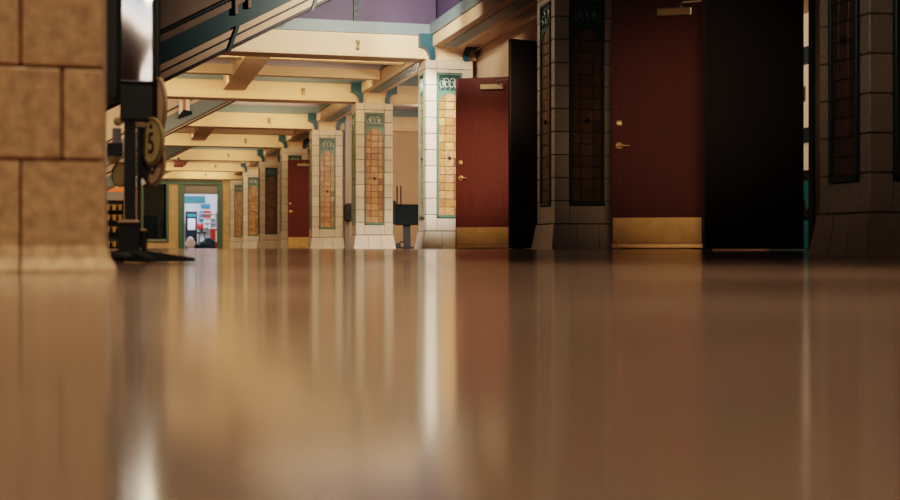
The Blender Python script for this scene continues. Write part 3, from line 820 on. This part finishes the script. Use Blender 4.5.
# bundle and dark sacks
def blob(name, lab, cat, px, Y, rx, ry, rz_, m, seed, x=None):
    p = atY(px, 248, Y); rnd = random.Random(seed)
    bm = bmesh.new(); bmesh.ops.create_icosphere(bm, subdivisions=3, radius=1)
    ph = [rnd.uniform(0, 6) for _ in range(6)]
    for v in bm.verts:
        c = v.co; n = 1+.12*math.sin(4*c.x+ph[0])+.10*math.sin(5*c.y+ph[1])+.10*math.sin(6*c.z+ph[2]+3*c.x)
        v.co = Vector((c.x*n*rx, c.y*n*ry, max(c.z*n, -.55)*rz_))
    zmin = min(v.co.z for v in bm.verts)
    me = bpy.data.meshes.new(name); bm.to_mesh(me); bm.free(); me.materials.append(M[m])
    for q in me.polygons: q.use_smooth = True
    o = bpy.data.objects.new(name, me); COL.objects.link(o); o.location = (p.x, Y, -zmin+.001)
    return tag(o, lab, cat)
blob('cloth_bundle', 'pale pink and white cloth bundle on the shop floor at left', 'bundle', 190.5, 50.2, .21, .2, .30, 'pink', 1)
blob('dark_sack', 'low black sack on the shop floor beside the pale bundle', 'sack', 198.5, 51.6, .17, .2, .16, 'black', 2)
blob('dark_sack', 'larger dark blue sack heaped before the red counter', 'sack', 208, 50.3, .33, .26, .24, 'bluecloth', 3)
b = MB().box(-1.5, dx0-.66, 51.6, 51.7, 0, 2.9).box(-1.6, -1.5, YW+.2, 51.7, 0, 2.9).box(-1.5, dx0-.66, YW+.2, 51.7, 2.9, 3).box(dx0-.70, dx0-.66, YW+.2, 51.6, 0, 2.9)
tag(b.build('wall_side_room', 'grey'), 'dark walls of the unlit room behind the side window', 'wall', kind='structure')
x0, x1, z0, z1 = XZr(140, 214.5, 160, 247, 50.0)
r = empty('blue_bin', ((x0+x1)/2, 50.0, 0), 'blue ribbed bin with tan rim seen through the dark side window', 'bin'); hw = (x1-x0)/2
b = MB(); n = 48; zb_ = XZ(150, 240, 46.5)[1]
ring = []
for (t, z) in ((.82, .0), (.9, z1*.5), (1.0, z1-.03)):
    ring.append([b.bm.verts.new((hw*t*(1+(.02 if k % 2 else 0))*math.cos(2*PI*k/n), hw*t*(1+(.02 if k % 2 else 0))*math.sin(2*PI*k/n), z)) for k in range(n)])
b._f(ring[0]); b._f(ring[-1])
for A, B in zip(ring, ring[1:]):
    for k in range(n): b._f([A[k], A[(k+1)%n], B[(k+1)%n], B[k]])
b.build('tub', 'bluecloth', r)
b = MB(); b.lathe([(hw*.9, z1-.03), (hw*1.05, z1-.03), (hw*1.05, z1), (hw*.9, z1)], (0, 0, 0), 'z', 32); b.build('rim', 'plate_tan', r)
# display stand at far left, glimpsed between pillar and machine
x0, x1, z0, z1 = XZr(104, 150, 124, 248, 44.0)
r = empty('display_stand', ((x0+x1)/2, 44.0, 0), 'pale display stand with an orange strip glimpsed between pillar and coin machine', 'display stand'); hw = (x1-x0)/2
def zz(py): return XZ(115, py, 44.0)[1]
MB().box(-hw, hw, 0, .05, zz(186), min(zz(160), 2.6), .005).build('upper_panel', 'grey', r)
MB().box(-hw, hw, -.02, .05, zz(192), zz(187), .005).build('orange_strip', 'orange', r)
MB().box(-hw, hw, 0, .05, zz(200), zz(192), .005).build('lower_panel', 'grey', r)
b = MB(); b.box(-hw, hw, .35, .4, 0, zz(200)); b.box(-hw, -hw+.04, -.1, .4, 0, zz(200)); b.box(hw-.04, hw, -.1, .4, 0, zz(200))
shz = [.05, .55, .95, 1.3]
for z in shz: b.box(-hw, hw, -.1, .4, z-.02, z)
b.build('shelves', 'black', r)
for z in shz:
    for q in range(3):
        b = MB(); cx = x0+.12+q*(x1-x0-.24)/2
        b.lathe([(0, 0), (.05, 0), (.085, .17), (.09, .19), (0, .19)], (0, 0, 0), 'z', 16)
        o = b.build('gold_cup', 'gold', smooth=True); o.location = (cx, 44.05, z+.001)
        tag(o, 'gold cup on the dark shelves of the far display stand', 'cup', 'gold cups on the display stand')

# lit window in vestibule, seen through the slot beside the black door
pw = atY(805.5, 100, 9.3)
d = ray(805.5, 100); t = 8.45/d.x; yv = d.y*t
r = empty('window_2', (8.47, yv, 0), 'bright window glimpsed in the slot beside the black door', 'window', kind='structure')
b = MB().box(-.02, .0, -.55, .55, 1.54, 2.35); b.build('pane', 'lampglass', r)
b = MB().box(-.02, .0, -.55, .55, .93, 1.35); b.build('lower_pane', 'lampglass', r)
b = MB().box(-.02, .0, -.55, .55, 2.57, 3.0); b.build('upper_pane', 'lampglass', r)
b = MB(); b.box(-.05, .01, -.62, .62, 1.35, 1.54).box(-.05, .01, -.62, .62, 2.35, 2.57).box(-.05, .01, -.62, .62, .85, .93).box(-.05, .01, -.62, -.55, .87, 3.0).box(-.05, .01, .55, .62, .87, 3.0)
b.build('window_frame', 'darkgreen', r)
x = 7.4; yy = d.y*(x/d.x)
for z, lab in ((0.0, 'lower pale blue crate glimpsed in the slot beside the black door'), (.43, 'upper pale blue crate stacked in the slot beside the black door')):
    r = empty('blue_crate', (x, yy, z), lab, 'crate')
    MB().box(-.3, .3, -.3, .3, 0, .32, .01).build('body', 'tealsign', r)
    MB().box(-.31, .31, -.31, .31, .32, .43, .01).build('lid', 'black', r)

# ================================================================== LIGHTS
def point(x, y, z, w, col, rad=.06):
    l = bpy.data.lights.new('lamp', 'POINT'); l.energy = w; l.color = col; l.shadow_soft_size = rad
    o = bpy.data.objects.new('lamp_light', l); COL.objects.link(o); o.location = (x, y, z); return o
def spot(loc, tgt, w, col, ang, rad=.05, blend=.5):
    l = bpy.data.lights.new('spot', 'SPOT'); l.energy = w; l.color = col; l.shadow_soft_size = rad
    l.spot_size = math.radians(ang); l.spot_blend = blend
    o = bpy.data.objects.new('spot_light', l); COL.objects.link(o); o.location = loc
    o.rotation_euler = (Vector(tgt)-Vector(loc)).to_track_quat('-Z', 'Y').to_euler(); return o
def area(loc, tgt, w, col, sx, sy):
    l = bpy.data.lights.new('area', 'AREA'); l.shape = 'RECTANGLE'; l.size = sx; l.size_y = sy; l.energy = w; l.color = col
    o = bpy.data.objects.new('area_light', l); COL.objects.link(o); o.location = loc
    o.rotation_euler = (Vector(tgt)-Vector(loc)).to_track_quat('-Z', 'Y').to_euler(); return o
WARM = (1, .67, .37); WARM2 = (1, .82, .62)
def strip(x, y, z, w, sx, sy, tz=-.30):
    for (xa, xb) in ((-2.6, 1.70), (2.2, 4.0)):
        f = (xb-xa)/6.1; xm = (xa+xb)/2
        area((xm, y, z), (xm, y+1, z+tz), w*f*.86, WARM, xb-xa, sy)
for n in range(2, 8):
    e = {2: 1.25, 3: .8, 4: .55, 5: .32, 6: 1.15, 7: .8}[n]
    strip(.6, YB[n]+(.55 if n % 2 else .42), 2.66, (150 if n % 2 else 85)*e, 6.4, .12, -.22)
    strip(.6, YB[n]+(4.15 if n % 2 == 0 else 4.62), 2.82, 34 if n % 2 else 52, 6.4, .12, .0)
    if n in (2, 3, 6): point(5.9, YB[n]+1.6, 2.4, 110, WARM2, .2)
# under the first inclined girder, washing the nearest cross beam and the white column
spot((3.2, 14.3, 3.3), (2.6, 17.0, 3.0), 480, (1, .84, .68), 105, .08, .9)
spot((3.2, 14.2, 3.3), (3.98, 17.0, 1.5), 1250, (1, .94, .93), 35, .04, .5)
spot((2.0, 12.9, 3.6), (4.1, 11.9, 1.6), 75, (1, .78, .55), 45, .15, .8)
spot((2.5, 14.4, 3.3), (4.22, 16.5, 2.98), 330, (1, .86, .76), 48, .06, .9)
spot((2.0, 13.0, 3.2), (4.9, 15.9, 2.62), 420, (1, .78, .60), 26, .1, 1)
# near part of the hall
spot((-.2, 3.9, 2.6), (4.35, 6.3, 1.5), 60, (.95, .92, .80), 34, .2, 1)
spot((1.0, 8.2, 2.9), (4.4, 11.5, 1.3), 22, (.85, .92, .86), 40, .2, 1)
spot((-.9, -.5, 2.6), (-.45, 3.1, .25), 95, (1, .70, .44), 44, .2, .6)
spot((.9, 1.6, 1.9), (.12, 5.15, .5), 55, (1, .78, .52), 26, .2, .7)
a = area((-.6, 2.0, 4.6), (-.5, 2.0, 0), 185, (1, .80, .62), 5, 6); a.data.spread = math.radians(60)
a = area((1.0, 8.0, 4.6), (1.0, 8.0, 0), 10, (1, .80, .6), 4, 4); a.data.spread = math.radians(50)
spot((1.6, 3.2, 1.3), (5.2, 10.9, 1.05), 430, (1, .68, .42), 20, .25, 1)
spot((2.5, 9.0, 2.2), (4.65, 16.3, 1.0), 1500, (1, .70, .42), 18, .35, 1)
spot((-1.7, 4.5, 1.7), (.2, 5.1, .45), 45, (1, .80, .58), 34, .1, .8)
point(6.6, 9.5, 2.6, 60, WARM2, .1)
point(6.8, 14.5, 2.6, 40, WARM2, .1)
point((dx0+dx1)/2, 51.3, 2.4, 160, (.80, .88, 1), .15)
# glowing panels added behind the viewer, shaped for the chrome drum to mirror
M['cool_glow'] = mat('cool_glow_panel', (.8, .85, .9), .3, emis=(.85, .92, 1.0), estr=1.5)  # emissive surface for the added upper panel
M['warm_glow'] = mat('warm_glow_panel', (.9, .8, .7), .3, emis=(1.0, .80, .66), estr=2.2)  # emissive surface for the added warm panels
r = empty('glow_panels', (0, -5.97, 0), 'added glowing panels behind the viewer, mirrored by the chrome drum', 'window', kind='structure')
def wave(x, a, c): t = (x-.2)/2.8; return a+(c-a)*t+.04*math.sin(t*6.5)
def pane(name, m, lo, hi, y0, y1):
    b = MB(); n = 16; X = [.2+2.8*k/n for k in range(n+1)]
    for p, q in zip(X, X[1:]): b.prism([(p, wave(p, *lo)), (q, wave(q, *lo)), (q, wave(q, *hi)), (p, wave(p, *hi))], 'y', y0, y1)
    bmesh.ops.remove_doubles(b.bm, verts=b.bm.verts[:], dist=.0005); b.build(name, m, r)
pane('sloping_glow_panel', 'cool_glow', (3.12, 2.95), (3.26, 3.09), 0, .02)
pane('lower_pane', 'warm_glow', (2.94, 2.72), (3.10, 2.93), 0, .02)  # second added glowing panel, below the cool one
pane('mullion', 'darkgreen', (3.10, 2.93), (3.12, 2.95), 0, .05)  # dark bar dividing the added panels
b = MB(); b.prism([(1.9, 2.13), (3.0, 2.13), (3.0, 2.62), (2.6, 2.52), (2.1, 2.3)], 'y', 0, .02); b.build('side_pane', 'warm_glow', r)
b = MB(); b.box(1.9, 3.0, .02, .04, 2.34, 2.37); b.build('glow_panel_bar', 'darkgreen', r)
wd = bpy.data.worlds.new('world'); SC.world = wd; wd.use_nodes = True
wd.node_tree.nodes['Background'].inputs['Color'].default_value = (.25, .32, .42, 1)
wd.node_tree.nodes['Background'].inputs['Strength'].default_value = .16

# ================================================================== CAMERA
cam = bpy.data.cameras.new('camera'); co = bpy.data.objects.new('camera', cam); COL.objects.link(co)
co.location = (0, 0, CH); co.rotation_euler = (PI/2, 0, -TH)
cam.lens = 50; cam.sensor_width = 36; cam.shift_y = (HZ-250)/900.0
cam.clip_start = .02; cam.clip_end = 200
cam.dof.use_dof = True; cam.dof.focus_distance = 13.5; cam.dof.aperture_fstop = 2.8
SC.camera = co
SC.view_settings.view_transform = 'Filmic'; SC.view_settings.look = 'Medium High Contrast'
SC.view_settings.exposure = .0
